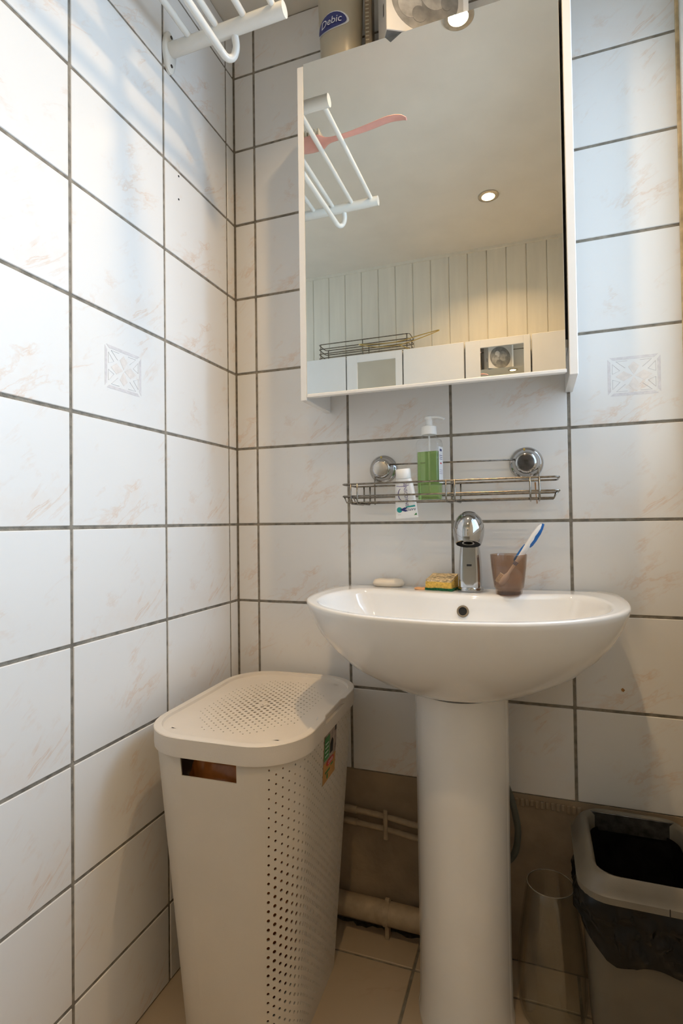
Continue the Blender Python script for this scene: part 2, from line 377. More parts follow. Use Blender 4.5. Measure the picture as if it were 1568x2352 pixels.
# --- rear of the room (seen in the mirror)
wall_rear = struct('wall_rear', box(XL2-.1, XR+.18, YREAR-.1, YREAR-.006, 0, H), 'board')
bx = .8199-.0907*20
k = 0
BM = None
while bx+k*.0907 < XR-.01:
    x0 = max(XL2, bx+k*.0907); x1 = min(XR, bx+(k+1)*.0907)
    if x1-x0 > .02:
        obj('plank', box(x0+.0006, x1-.0006, YREAR-.014, YREAR, 0, H, .0035), 'board', wall_rear)
    k += 1
struct('trim_1', box(XL2, XR, YREAR, YREAR+.008, H-.014, H), 'board')
struct('wall_left_return', box(XL2, -.12, YL-.012, YL+.08, 0, H), 'wallpaint')
VY0, VY1, VZ0, VZ1 = -1.64, -.84, .95, 2.1
struct('wall_left_rear', merge(box(XL2-.12, XL2, YREAR-.1, VY0, 0, H), box(XL2-.12, XL2, VY1, YL+.08, 0, H), box(XL2-.12, XL2, VY0, VY1, 0, VZ0), box(XL2-.12, XL2, VY0, VY1, VZ1, H)), 'wallpaint')
make_window('fill_window', XL2, -1, VY0, VY1, VZ0, VZ1)  # invented window, out of view, added to let the rear fill light in

# ================================================================== ceiling spots
def spotlight(x, y, label, power):
    t = thing('ceiling_spotlight', label, 'light', (x, y, H), group='recessed ceiling spotlights')
    obj('trim_ring', lathe([(.026, -.001), (.026, -.005), (.036, -.006), (.041, -.003), (.041, 0), (.030, .0)], 40, cap0=False, cap1=False, closed=True), 'brushed_cap', t, True, sharp=40)
    obj('lamp_face', lathe([(.0258, -.0002), (.0255, -.0012), (.001, -.0014)], 32), 'bulb', t, True)
    d = bpy.data.lights.new('spot_lamp', 'AREA'); d.shape = 'DISK'; d.size = .046; d.energy = power; d.color = (1, .68, .36); d.spread = math.radians(128)
    o = bpy.data.objects.new('spot_lamp', d); COL.objects.link(o); o.parent = t; o.location = (0, 0, -.003)
    return t
spotlight(.59, -1.293, 'recessed ceiling spotlight glowing warm near panelled wall, seen in the mirror', SPOT_POWER)
spotlight(.579, -.458, 'recessed ceiling spotlight over the mirror cabinet, glinting at the mirror top', SPOT_POWER*1.3)

# ================================================================== mirror cabinet
ZC0, ZC1 = 1.238, 2.0; YF = -.15
t = thing('mirror_cabinet', 'white mirror-fronted bathroom cabinet hung above the washbasin', 'cabinet', (.539, 0, ZC0))
o3 = (.539, 0, ZC0)
obj('side_panel', box(.2535, .2685, YF-.001, -.001, ZC0, ZC1-.004, .0012), 'white_lam', t, off=o3)
obj('side_panel', box(.8095, .825, YF-.004, -.001, ZC0, ZC1+.15, .0012), 'white_lam', t, off=o3)
obj('top_panel', box(.269, .809, YF+.019, -.001, ZC1-.018, ZC1-.001, .001), 'white_lam', t, off=o3)
obj('bottom_panel', box(.269, .809, YF+.022, -.001, ZC0+.06, ZC0+.076, .001), 'white_lam', t, off=o3)
obj('back_panel', box(.269, .809, -.006, -.001, ZC0+.076, ZC1-.018), 'white_lam', t, off=o3)
d = obj('door', box(.2692, .8036, YF+.003, YF+.018, ZC0+.008, ZC1, .001), 'white_lam', t, off=o3)
obj('mirror_glass', box(.2688, .8036, YF-.001, YF+.0028, ZC0+.013, ZC1, .0006), 'mirror', d, off=o3)
obj('edge_strip', box(.2692, .8050, YF-.003, YF+.004, ZC0+.006, ZC0+.0125, .001), 'white_lam', d, off=o3)

# ================================================================== things on the cabinet
TOP = ZC1+.0
t = thing('toiletry_bottle', 'tall cream bottle with blue oval label on top of the mirror cabinet', 'bottle', (.3345, -.075, TOP))
prof = [(.001, .0005), (.040, .0005), (.046, .004), (.048, .02), (.051, .10), (.0545, .19), (.053, .215), (.04, .235), (.020, .242), (.020, .25)]
ell = lambda pr, n=40, fy=.78: rings([[(r*math.cos(2*PI*k/n), r*fy*math.sin(2*PI*k/n), z) for k in range(n)] for r, z in pr])
obj('bottle_body', ell(prof), 'cream_bot', t, True, sharp=50)
obj('cap', lathe([(.023, .2505), (.023, .285), (.021, .288)], 28), 'white_pl', t, True, sharp=40)
def curved_label(cx, cz, w, h, pw, rr, fy=.78, lift=.0006, n=28, tilt=0, half=False):
    """flat outline pw(theta)->(u,v) wrapped on the front of an elliptic bottle"""
    V = []; Fc = []; m = 4
    pts = [pw(2*PI*k/n) for k in range(n)]
    rad = lambda z: rr(z)
    V.append((0, 0)); 
    for s in range(1, m+1):
        V += [(u*s/m, v*s/m) for u, v in pts]
    Fc += [(0, 1+k, 1+(k+1) % n) for k in range(n)]
    for s in range(m-1):
        for k in range(n): a = 1+s*n; Fc.append((a+k, a+n+k, a+n+(k+1) % n, a+(k+1) % n))
    out = []
    for u, v in V:
        u2 = u*math.cos(tilt)-v*math.sin(tilt)+cx; z = u*math.sin(tilt)+v*math.cos(tilt)+cz
        r = rad(z)+lift; y = -fy*math.sqrt(max(1e-8, r*r-u2*u2)) - lift
        out.append((u2, y, z))
    return out, Fc
rr = lambda z: .048+.0000435*0+(.0545-.048)*max(0, min(1, (z-.02)/.17))
wrap = lambda u, z, lift: (u, -.78*math.sqrt(max(1e-8, (rr(z)+lift)**2-u*u))-lift, z)
lens_shape = lambda th: (.034*math.cos(th), (.0185 if math.sin(th) > 0 else .012)*math.sin(th))
lb = obj('label', curved_label(-.009, .108, .07, .04, lambda th: (.0405*math.cos(th), (.0245 if math.sin(th) > 0 else .015)*math.sin(th)), rr, lift=.0005), 'label_silver', t, True)
obj('label_print', curved_label(-.0105, .108, .07, .04, lambda th: (.0375*math.cos(th), (.0222 if math.sin(th) > 0 else .0132)*math.sin(th)), rr, lift=.0011), 'navy', lb, True)
tx = text('lettering', 'Debic', .0225, 'label_silver', lb, Matrix.Identity(4), 0, .15)
for v in tx.data.vertices:
    v.co = Vector(wrap(v.co.x-.0105, v.co.y+.1105, .0021))
t = thing('slim_carton', 'slim brown ridged packet between cream bottle and grey box', 'packet', (.4035, -.075, TOP), .15)
obj('packet_body', box(-.0085, .0085, -.012, .035, .0005, .23, .002), 'brown_card', t)
for k in range(24): obj('ridge', box(-.0065, .0015, -.0128, -.0118, .012+k*.009, .0155+k*.009, .0003), 'cream_bot', t)
# grey picture box, one corner overhanging the mirror
t = thing('gadget_box', 'silver grey cardboard box with round picture on top of the mirror cabinet', 'box', (.468, -.168, TOP), math.radians(28))
bw, bd, bh = .182, .075, .21
obj('carton', box(0, bw, 0, bd, .0006, bh, .0012), 'carton', t)
n = 40
circ = [(.085+.074*math.cos(2*PI*k/n), .078+.074*math.sin(2*PI*k/n)) for k in range(n)]
pic = obj('picture', xf(poly(circ, .0001, .0004), FRONT), 'carton_dk', t)
for cx, cz, rx, rz, mm in ((.052, .062, .026, .030, 'carton_md'), (.072, .042, .016, .018, 'carton_dk'), (.105, .088, .030, .034, 'carton_md'), (.132, .072, .012, .016, 'carton_dk'), (.066, .100, .018, .022, 'carton')):
    obj('picture_shape', xf(poly([(cx+rx*math.cos(2*PI*k/24), cz+rz*math.sin(2*PI*k/24)) for k in range(24)], .0004, .0007 if mm != 'carton_dk' else .0009), FRONT), mm, pic)
obj('side_stripe', box(bw-.012, bw-.0005, -.0007, -.0001, .002, bh-.002), 'print_w', t)
obj('side_mark', box(-.0006, -.0001, .02, .026, .05, .075), 'black', t)
obj('bottom_flap', box(.001, bw-.001, .001, bd-.001, .0001, .0007), 'carton_dk', t)

# ================================================================== towel rack
ya, yb, za, xa = -.277, -.722, 2.007, .284
t = thing('towel_rack', 'white enamelled towel rack with rods high on the left wall', 'rack', (0, ya, za))
OF = (0, ya, za)
for y in (ya, yb):
    a = obj('arm', tube([(.006, y, za), (xa, y, za)], .0148, 20), 'white_enamel', t, True, off=OF, sharp=40)
    fl = []
    for s in range(3):
        r_ = [(0.0004, 1.), (.006, 1.), (.010, .82)][s]
        fl.append([(r_[0], y+.020*r_[1]*math.cos(2*PI*k/28), za-.004+.046*r_[1]*math.sin(2*PI*k/28)) for k in range(28)])
    f_ = obj('wall_flange', rings(fl), 'white_enamel', t, True, off=OF, sharp=50)
    for sz in (-1, 1): obj('screw', tube([(.0095, y-.001, za-.004+sz*.032), (.0112, y-.001, za-.004+sz*.032)], .0036, 10), 'dark_cap', f_, off=OF)
for x in (.062, .130, .196, .262):
    obj('rod', tube([(x, ya+.006, za+.007), (x, yb-.006, za+.007)], .0068, 12), 'white_enamel', t, True, off=OF, sharp=40)
hk = [(.140, ya-.012, za-.047), (.145, ya+.006, za-.052), (.155, ya+.016, za-.046), (.164, ya+.013, za-.030), (.165, ya+.005, za-.010)]
hk2 = [(x, ya+yb-y, z) for x, y, z in hk[::-1]]
hb = catmull(hk2+[(.139, (ya+yb)/2, za-.046)]+hk, 6) if False else catmull(hk2, 6)+[Vector((.139, (ya+yb)/2, za-.046))]+catmull(hk, 6)
obj('hook_bar', tube(hb, .0078, 12), 'white_enamel', t, True, off=OF, sharp=60)
# pink bath brush on the rack
zb = za+.0155
t = thing('bath_brush', 'pink plastic bath brush lying across the white towel rack', 'brush', (.12, -.442, zb))
hp = [(.0, .0, .011), (.04, 0, .012), (.075, 0, .012), (.10, 0, .011), (.15, .0, .012), (.21, 0, .017), (.27, .003, .022), (.305, .004, .018), (.322, .004, .010)]
hr = [.024, .031, .028, .012, .0095, .0115, .012, .011, .006]
cp = catmull(hp, 6); cr_ = catmull([(r, 0, 0) for r in hr], 6)
obj('handle', tube(cp, [p.x for p in cr_], 14, flat=.38), 'pink', t, True, sharp=60)
br = []
for i in range(9):
    for j in range(5):
        x = -.0+i*.0095; y = (j-2)*.0085
        br.append(tube([(x, y, .018), (x+random.uniform(-.002, .002), y+random.uniform(-.002, .002), .040)], .0028, 6))
obj('bristles', merge(*br), 'bristle', t)

# ================================================================== wire shelf on suction cups
t = thing('wire_shelf', 'chrome wire shelf held on the tiles by two suction cups', 'shelf', (.56, 0, 1.0))
OF = (.56, 0, 1.0)
ZR = R0
def cup(x, z, r, capm, parent):
    m = Matrix.Translation((x, 0, z)) @ FRONT
    c = obj('suction_cup', xf(lathe([(r, .0008), (r*1.0, .003), (r*.93, .007), (r*.84, .009), (r*.80, .010), (r*.74, .017), (r*.62, .025), (r*.54, .027)], 36), m), 'chrome', parent, True, off=OF, sharp=50)
    obj('cup_cap', xf(lathe([(r*.50, .0272), (r*.48, .0305), (r*.44, .0312)], 30), m), capm, c, True, off=OF, sharp=40)
    obj('cup_screw', tube([(x-r*.1, -.0075, z+r*.86), (x-r*.1, -.0105, z+r*.86)], .0022, 8), 'gold', c, off=OF)
cup(.4025, R0+.128, .034, 'brushed_cap', t); cup(.727, R0+.127, .036, 'dark_cap', t)
x0, x1, y0, y1 = .336, .7895, -.018, -.113
ww = .0021
def loop(z, r=ww, yb_=y0, yf=y1, xa_=x0, xb_=x1):
    P = fillet([((xa_+xb_)/2, yf, z), (xa_, yf, z), (xa_, yb_, z), (xb_, yb_, z), (xb_, yf, z), ((xa_+xb_)/2, yf, z)], .010, 4)
    return tube(P[:-1], r, 8, closed=True)
zt, zm, zb_ = R0+.0875, R0+.0605, R0+.0465
obj('top_rail', loop(zt), 'chrome_dull', t, True, off=OF)
obj('middle_rail', loop(zm), 'chrome_dull', t, True, off=OF)
for y in (-.1095, -.082, -.064, -.043, -.024):
    obj('base_wire', tube([(x0+.004, y, zm-.001), (x0+.009, y, zb_), (x1-.009, y, zb_), (x1-.004, y, zm-.001)], .0018, 6), 'chrome_dull', t, True, off=OF)
for x in (.357, .372, .568, .586, .735, .7525):
    obj('upright_wire', tube(fillet([(x, y1-.0026, zt), (x, y1-.0026, zb_-.003), (x, y0+.0026, zb_-.003), (x, y0+.0026, zt)], .008, 4), .0019, 6), 'chrome_dull', t, True, off=OF)
for x, zz in ((.384, .128), (.7525, .127)):
    obj('hanger_wire', tube(fillet([(x, -.012, R0+zz+.004), (x, -.0155, R0+.10), (x, y0+.0026, zb_-.003)], .01, 4), .0017, 6), 'chrome_dull', t, True, off=OF)
obj('cross_wire', tube([(.415, -.021, R0+.1375), (.716, -.021, R0+.1345)], .0019, 8), 'chrome_dull', t, True, off=OF)

# hand soap bottle
ZS = zb_+.0016
t = thing('soap_dispenser', 'clear pump bottle of green liquid soap standing in the wire shelf', 'bottle', (.5245, -.062, ZS), math.radians(-12))
sq = lambda a, b, r, z: [(x, y, z) for x, y in rrect(a, b, r, 5)]
outer = [(.0245, .0165, .007, .0003), (.0255, .0175, .008, .004), (.0260, .0180, .008, .03), (.0255, .0175, .008, .09), (.0262, .018, .008, .113), (.0270, .0185, .009, .126), (.0255, .0175, .012, .134), (.0165, .0145, .0125, .139), (.0145, .0140, .0125, .146)]
obj('bottle_body', rings([sq(*o) for o in outer], True, True), 'pet', t, True, sharp=60)
inner = [(.0228, .0148, .006, .0025), (.0238, .0158, .007, .005), (.0243, .0163, .007, .03), (.0240, .0160, .007, .108)]
obj('liquid', rings([sq(*o) for o in inner]), 'greenliq', t, True, sharp=60)
obj('dip_tube', tube([(.001, 0, .02), (0, 0, .146)], .0022, 8), 'frost', t, True)
p = obj('pump', lathe([(.0170, .1462), (.0172, .149), (.0165, .164), (.0140, .1655), (.0080, .1665), (.0076, .180)], 28), 'frost', t, True, sharp=35)
sp = catmull([(-.006, 0, .1815), (.0, 0, .1835), (.012, -.001, .1845), (.026, -.002, .1825), (.037, -.003, .1775)], 5)
obj('spout', merge(tube(sp, [.006+(.0085-.006)*0 if i < 6 else .006-.0031*(i-6)/14 for i in range(len(sp))], 12, flat=.75), lathe([(.0082, .1795), (.0098, .182), (.0095, .186), (.006, .1885)], 22)), 'frost', p, True, sharp=45)
lab = obj('label', box(.0263, .0267, -.012, .012, .038, .118, .0001), 'print_w', t)
for k, (zz, hh, wd, mm) in enumerate(((.108, .005, .006, 'navy'), (.098, .0012, .009, 'navy'), (.094, .0012, .009, 'navy'), (.090, .0012, .008, 'navy'), (.080, .003, .004, 'red'), (.066, .001, .009, 'lilac'), (.062, .001, .009, 'lilac'), (.058, .001, .009, 'lilac'))):
    obj('label_print', box(.0267, .02685, -wd, wd, zz, zz+hh), mm, lab)
obj('label', box(-.015, .019, .0182, .0184, .038, .110), 'print_w', t)

# toothpaste tube standing cap up
t = thing('toothpaste_tube', 'white toothpaste tube standing cap up beside the green soap', 'tube', (.4795, -.0945, R0+.0102), rot=(math.radians(4), math.radians(-3.5), math.radians(2)))
trs = []
for z, a, b in ((.0, .0245, .0012), (.006, .0245, .0014), (.012, .0243, .004), (.035, .0232, .0085), (.06, .0215, .0115), (.078, .0190, .0135), (.086, .0165, .0145)):
    trs.append([(a*math.copysign(abs(math.cos(q))**.9, math.cos(q)), b*math.sin(q), z) for q in [2*PI*k/32 for k in range(32)]])
obj('tube_body', rings(trs), 'white_pl', t, True, sharp=50)
obj('cap', lathe([(.0155, .0864), (.0163, .088), (.0160, .106), (.0150, .1075)], 32), 'white_pl', t, True, sharp=35)
def tz(z, x=0):   # front surface of the tube at height z
    tab = ((0, .0012, .0245), (.012, .004, .0243), (.035, .0085, .0232), (.06, .0115, .0215), (.078, .0135, .019), (.09, .0145, .0165))
    for (z0_, b0, a0), (z1_, b1, a1) in zip(tab, tab[1:]):
        if z <= z1_: k = (z-z0_)/(z1_-z0_); b = b0+(b1-b0)*k; a = a0+(a1-a0)*k; break
    return -b*math.sqrt(max(0.02, 1-(x/a)**2))-.0004
def on_tube(o):
    for v in o.data.vertices: v.co = Vector((v.co.x, tz(v.co.y, v.co.x)-v.co.z, v.co.y))
    return o
pr = text('lettering', 'SENSODYNE', .0098, 'violet', t, Matrix.Translation((.0035, .052, 0)) @ Matrix.Rotation(-PI/2, 4, 'Z'), 0, 0, .95); on_tube(pr)
pr = text('lettering', 'RAPIDE', .0072, 'navy', t, Matrix.Translation((.0095, .0185, 0)) @ Matrix.Rotation(PI, 4, 'Z'), 0, .2); on_tube(pr)
def patch(name, pts, m, dz=.0):
    # grid-free fan around the centroid, wrapped on the tube front
    n = len(pts); cx = sum(p[0] for p in pts)/n; cy = sum(p[1] for p in pts)/n
    o = obj(name, ([(x, y, dz) for x, y in pts]+[(cx, cy, dz)], [(k, (k+1) % n, n) for k in range(n)]), m, t); return on_tube(o)
arc = lambda cx, cy, r, a0, a1, n=10: [(cx+r*math.cos(a0+(a1-a0)*k/n), cy+r*math.sin(a0+(a1-a0)*k/n)) for k in range(n+1)]
def strip(name, A, B, m):
    o = obj(name, ([(x, y, .0001) for x, y in A]+[(x, y, .0001) for x, y in B], [(k, k+1, len(A)+k+1, len(A)+k) for k in range(len(A)-1)]), m, t); return on_tube(o)
strip('print_swoosh', arc(.002, .052, .0165, 2.25, 4.0), arc(.004, .052, .0165, 2.25, 4.0), 'violet')
strip('print_band', [(-.0165+.0028*k, .0725-.0016*math.sin(PI*k/10)) for k in range(11)], [(-.0165+.0028*k, .0705-.0016*math.sin(PI*k/10)) for k in range(11)], 'lilac')
strip('print_bar', [(.000+.002*k, .0255+.0002*k) for k in range(11)], [(.001+.002*k, .0232+.00005*k*k*.2) for k in range(11)], 'teal')
patch('print_shape', arc(-.0145, .019, .0062, .4, 5.9, 14), 'teal')
patch('print_shape', [(-.014, .019), (-.002, .024), (.004, .0225), (-.004, .019), (.004, .0155), (-.002, .0142)], 'navy', .0003)
patch('print_corner', [(.016, .0055), (.0225, .0055), (.0215, .0105)], 'green')
patch('print_line', [(-.019, .0085), (-.012, .0083), (-.012, .0089), (-.019, .0091)], 'lilac')

# ================================================================== washbasin
XC, ZRIM = .597, .814
t = thing('wash_basin', 'white ceramic pedestal washbasin mounted on the tiled wall', 'sink', (XC, 0, .63))
def half_outline(pts, n=56):
    full = [(x, y) for x, y in pts] + [(-x, y) for x, y in pts[-2:0:-1]]
    c = catmull([(x, y, 0) for x, y in full], 6, True)
    return [(p.x, p.y) for p in c]
OUT = half_outline([(0, -.0015), (.12, -.0015), (.235, -.0015), (.277, -.014), (.299, -.055), (.305, -.12), (.302, -.19), (.290, -.255), (.262, -.31), (.222, -.358), (.167, -.40), (.1, -.428), (0, -.442)])
INN = half_outline([(0, -.126), (.07, -.120), (.135, -.098), (.195, -.084), (.226, -.088), (.249, -.110), (.264, -.15), (.270, -.205), (.258, -.275), (.220, -.336), (.155, -.386), (.08, -.412), (.0, -.420)])
ZB = ZRIM-.63
def ring_scale(o, s, z, cy=-.19, bk=.55):
    r = []
    for x, y in o:
        sy = s if y < cy else 1-(1-s)*bk
        r.append((x*s, cy+(y-cy)*sy, z))
    return r
rs = []
for dep, s in ((.184, .05), (.182, .20), (.176, .30), (.166, .42), (.150, .545), (.122, .715), (.090, .835), (.062, .912), (.034, .963), (.014, .990), (.006, .998)):
    rs.append(ring_scale(OUT, s, ZB-dep))
for s, dz in ((.9965, .002), (.988, .0003)):
    rs.append([(x*s, (y+.19)*s-.19, ZB-dz) for x, y in OUT])
for k in (.25, .5, .75, .93):
    rs.append([(a[0]*(.988+(0))*(1-k)+b[0]*k, ((a[1]+.19)*.988-.19)*(1-k)+b[1]*k, ZB-.0003-.0010*k) for a, b in zip(OUT, INN)])
for dep, s in ((.004, .992), (.012, .975), (.03, .945), (.055, .89), (.085, .78), (.108, .60), (.120, .38), (.126, .15)):
    rs.append([(x*s, -.255+(y+.255)*s, ZB-dep) for x, y in INN])
obj('basin_bowl', rings(rs), 'ceramic', t, True, sharp=75)
m = Matrix.Translation((.004, -.1345, ZB-.034)) @ Matrix.Rotation(math.radians(75), 4, 'X')
obj('overflow_ring', xf(lathe([(.0085, .0), (.0085, .003), (.0112, .0032), (.0122, .001), (.0122, .0)], 30, closed=True), m), 'brown_card', t, True, sharp=45)
obj('overflow_hole', xf(lathe([(.0086, -.001), (.0086, .0006)], 24), m), 'black', t)
obj('drain', lathe([(.022, ZB-.1262), (.022, ZB-.1235), (.018, ZB-.1225)], 28, c=(0, -.255)), 'chrome', t, True, sharp=40)
# pedestal
t = thing('pedestal', 'white ceramic column under the washbasin', 'pedestal', (XC, -.15, 0))
def dsh(w, yf, yb, n=48):
    out = []
    for k in range(n):
        a = 2*PI*k/n; c, s = math.cos(a), math.sin(a)
        y = (yf*abs(s)**.9 if s < 0 else yb*s**.5 if s > 0 else 0)
        out.append((w*c, -y*1 if s > 0 else -y*-1*-1 if False else (-(yf)*abs(s)**1.0 if s < 0 else yb*abs(s)**.6), 0))
    return out
ped = []
for z, w, f in ((.0, .0925, 1.02), (.01, .0925, 1.02), (.025, .0895, .99), (.10, .0885, .98), (.35, .0890, .985), (.58, .0900, .99), (.634, .0905, 1.0), (.634, .080, .88), (.52, .080, .88)):
    ped.append([(x*w/.09, y*f, z) for x, y, _ in dsh(.09, .112, .06)])
obj('column', rings(ped), 'ceramic', t, True, sharp=60)

# tap
t = thing('basin_tap', 'chrome single-lever tap with an egg-shaped head at the back of the basin', 'tap', (.6095, -.062, ZRIM-.0004))
obj('base_ring', lathe([(.027, .0), (.0275, .002), (.0270, .007), (.0255, .009)], 40), 'chrome', t, True, sharp=35)
bod = []
for z, a, b in ((.0088, .0235, .023), (.03, .0240, .0225), (.055, .0232, .021), (.08, .0215, .019), (.112, .0175, .017)):
    bod.append([(x, y, z) for x, y in rrect(a, b, min(a, b)*.55, 6)])
bd_ = obj('tap_body', rings(bod), 'chrome', t, True, sharp=60)
tongue = [(x, z) for x, z in ((-.0135, .108), (.0135, .108), (.0125, .03), (.010, .017), (.005, .0115), (0, .0105), (-.005, .0115), (-.010, .017), (-.0125, .03))]
obj('front_plate', xf(poly([(x, z) for x, z in tongue][::-1], .0, .004), Matrix.Translation((0, -.0205, 0)) @ Matrix.Rotation(math.radians(-2.2), 4, 'X') @ FRONT), 'chrome', bd_)
obj('temperature_mark', box(-.0048, .0048, -.0262, -.0232, .0545, .0585), 'black', bd_)
ax = Matrix.Translation((.0015, -.035, .131)) @ Matrix.Rotation(math.radians(-20), 4, 'X')
eg = [(.0245, -.031), (.0262, -.0305), (.0285, -.024), (.0312, -.012), (.0322, .0), (.0310, .012), (.0265, .024), (.0195, .0325), (.0110, .0375)]
hd = obj('tap_head', xf(lathe(eg, 44, cap0=False), ax), 'chrome', t, True, sharp=50)
obj('head_button', xf(lathe([(.0150, .0352), (.0140, .0372), (.008, .039), (.001, .0395)], 30), ax), 'dark_cap', hd, True, sharp=50)
obj('nozzle_well', xf(lathe([(.0246, -.0305), (.0235, -.0235), (.014, -.023)], 32, cap0=False), ax), 'black', hd, True)
obj('aerator', xf(lathe([(.0095, -.023), (.0095, -.0285), (.0125, -.0290), (.0135, -.0275), (.0135, -.023)], 30, closed=True), ax), 'chrome_dull', hd, True, sharp=40)
obj('neck', tube([(0, -.002, .108), (.001, -.022, .124)], [.0165, .018], 24), 'chrome', t, True, sharp=50)

# tumbler with toothbrush
t = thing('tumbler', 'smoky brown plastic tumbler holding a toothbrush on the basin', 'cup', (.690, -.096, ZRIM-.0008))
prof = [(.001, .0), (.0245, .0), (.0265, .002), (.0270, .012), (.0292, .0145), (.0315, .03), (.0345, .055), (.0365, .0805), (.0358, .0815), (.0350, .0805), (.0330, .055), (.0300, .03), (.0276, .0165), (.024, .009), (.001, .0075)]
obj('cup_wall', lathe(prof, 48), 'amber', t, True, sharp=45)
obj('cup_base', lathe([(.0235, .0012), (.0235, .0062)], 40), 'amber_dk', t, True, sharp=40)
a0 = Vector((-.017, .004, .017)); a1 = Vector((.0715, -.002, .150))
t = thing('toothbrush', 'white and blue toothbrush leaning in the brown tumbler', 'toothbrush', Vector((.690, -.096, ZRIM-.0008))+a0)
ax_ = (a1-a0); L_ = ax_.length
zq = ax_.normalized(); xq = Vector((1, 0, -zq.x/zq.z)).normalized(); yq = zq.cross(xq)
MX = Matrix((xq, yq, zq)).transposed().to_4x4()
def tbp(prof, m, name, par, n=12, fl=.75, dx=0):
    pts = [(x+dx, 0, z) for z, r, x in prof]
    return obj(name, xf(tube([(x*1.35, y, z) for x, y, z in pts], [r*1.35 for _, r, _ in prof], n, flat=fl), MX), m, par, True, sharp=60)
hnd = tbp([(0, .003, 0), (.004, .0055, 0), (.022, .0055, 0), (.030, .0028, 0), (.052, .0027, 0), (.062, .0042, 0), (.075, .0048, 0), (.095, .0046, 0), (.125, .0054, 0), (.142, .0046, 0), (.150, .0022, 0)], 'brush_w', 'handle', t)
tbp([(.058, .001, -.0040), (.062, .0034, -.0034), (.076, .0036, -.0034), (.088, .0028, -.0040), (.098, .0010, -.0044)], 'brush_b', 'grip', hnd, dx=.0)
tbp([(.098, .0010, .0042), (.104, .0034, .0036), (.116, .0034, .0040), (.124, .0044, .0028), (.132, .0038, .0032), (.142, .0036, .0020), (.1525, .0020, .0010)], 'brush_b', 'grip', hnd)
for k in range(3): tbp([(.0575-k*.0027, .0041-.0002*k, 0), (.0587-k*.0027, .0041-.0002*k, 0)], 'brush_b', 'grip_ring', hnd)
bt = []
for i in range(7):
    for j in (-1, 1):
        bt.append(tube([(-.0035, j*.002, .003+i*.003), (-.0145, j*.0022, .003+i*.003)], .0013, 6))
obj('bristles', xf(merge(*bt), MX), 'bristle', hnd)

# soap bars and sponge
t = thing('soap_bar', 'worn cream soap bar lying on the left of the basin rim', 'soap', (.4175, -.026, ZRIM-.001))
sr = []
for z, s in ((.0, .72), (.002, .90), (.006, 1.), (.010, .97), (.0135, .86), (.016, .6), (.0165, .3)):
    sr.append([(.038*s*math.copysign(abs(math.cos(q))**.75, math.cos(q)), .0215*s*math.copysign(abs(math.sin(q))**.8, math.sin(q)), z + (.003*math.cos(q)**2 if z > .01 else 0)) for q in [2*PI*k/40 for k in range(40)]])
obj('bar', rings(sr), 'soap', t, True, sharp=80)
t = thing('soap_sliver', 'thin orange sliver of soap next to the sponge', 'soap', (.5035, -.062, ZRIM-.001), .2)
sr = []
for z, s in ((.0, .9), (.002, 1.), (.0045, .7), (.005, .3)):
    sr.append([(.0185*s*math.cos(q), .011*s*math.sin(q), z+.0008*math.cos(2*q)) for q in [2*PI*k/24 for k in range(24)]])
obj('sliver', rings(sr), 'soap_or', t, True, sharp=80)
t = thing('kitchen_sponge', 'worn yellow sponge with green scouring side beside the tap', 'sponge', (.5475, -.060, ZRIM-.001), math.radians(-12))
def wobble_box(x0, x1, y0, y1, z0, z1, n=10, amp=.0012, tilt=0):
    bm = bmesh.new(); bmesh.ops.create_grid(bm, x_segments=n, y_segments=n, size=.5)
    r = bmesh.ops.extrude_face_region(bm, geom=bm.faces[:]); vs = [g for g in r['geom'] if isinstance(g, bmesh.types.BMVert)]
    for v in bm.verts: v.co.z = 0
    for v in vs: v.co.z = 1
    for v in bm.verts:
        x = x0+(v.co.x+.5)*(x1-x0); y = y0+(v.co.y+.5)*(y1-y0); z = z0+v.co.z*(z1-z0) + (tilt*(v.co.y+.5) if v.co.z > .5 else 0)
        q = mnoise.noise_vector(Vector((x*90, y*90, z*90)))
        v.co = Vector((x, y, z)) + Vector(q)*amp
        if v.co.z < z0 and z0 < .001: v.co.z = z0
    bm.verts.index_update(); res = [tuple(v.co) for v in bm.verts], [tuple(v.index for v in f.verts) for f in bm.faces]; bm.free(); return res
obj('scouring_side', wobble_box(-.032, .030, -.020, .026, .0, .0055, amp=.0014), 'sponge_g', t, True, sharp=50)
obj('sponge_body', wobble_box(-.031, .028, -.019, .026, .0055, .019, amp=.0009, tilt=.011), 'sponge_y', t, True, sharp=50)
obj('sponge_top', wobble_box(-.0305, .0275, -.0188, .0258, .0187, .0225, amp=.0013, tilt=.0115), 'sponge_top', t, True, sharp=50)

# ================================================================== laundry hamper
HC = (.205, -.250, 0); HA = math.radians(2)
t = thing('laundry_hamper', 'beige perforated plastic laundry hamper with lid in the corner', 'hamper', HC, HA)
HT = .574
aH = lambda z: .112+(.150-.112)*z/HT
bH = lambda z: .163+(.208-.163)*z/HT
RC = .085
def HP(seg, f, z):
    """point on the hamper wall: seg 0 front, 1 front-right corner, 2 right, 3 back-right corner, 4 back, 5 back-left, 6 left, 7 front-left"""
    a, b = aH(z), bH(z); c = RC*(.82+.18*z/HT)
    if seg == 0: return (-(a-c)+2*(a-c)*f, -b, z)
    if seg == 2: return (a, -(b-c)+2*(b-c)*f, z)
    if seg == 4: return ((a-c)-2*(a-c)*f, b, z)
    if seg == 6: return (-a, (b-c)-2*(b-c)*f, z)
    q = {1: -PI/2, 3: 0, 5: PI/2, 7: PI}[seg]; sx = 1 if seg in (1, 3) else -1; sy = -1 if seg in (1, 7) else 1
    th = q+PI/2*f
    return (sx*(a-c)+c*math.cos(th), sy*(b-c)+c*math.sin(th), z)
V = []; Fc = []
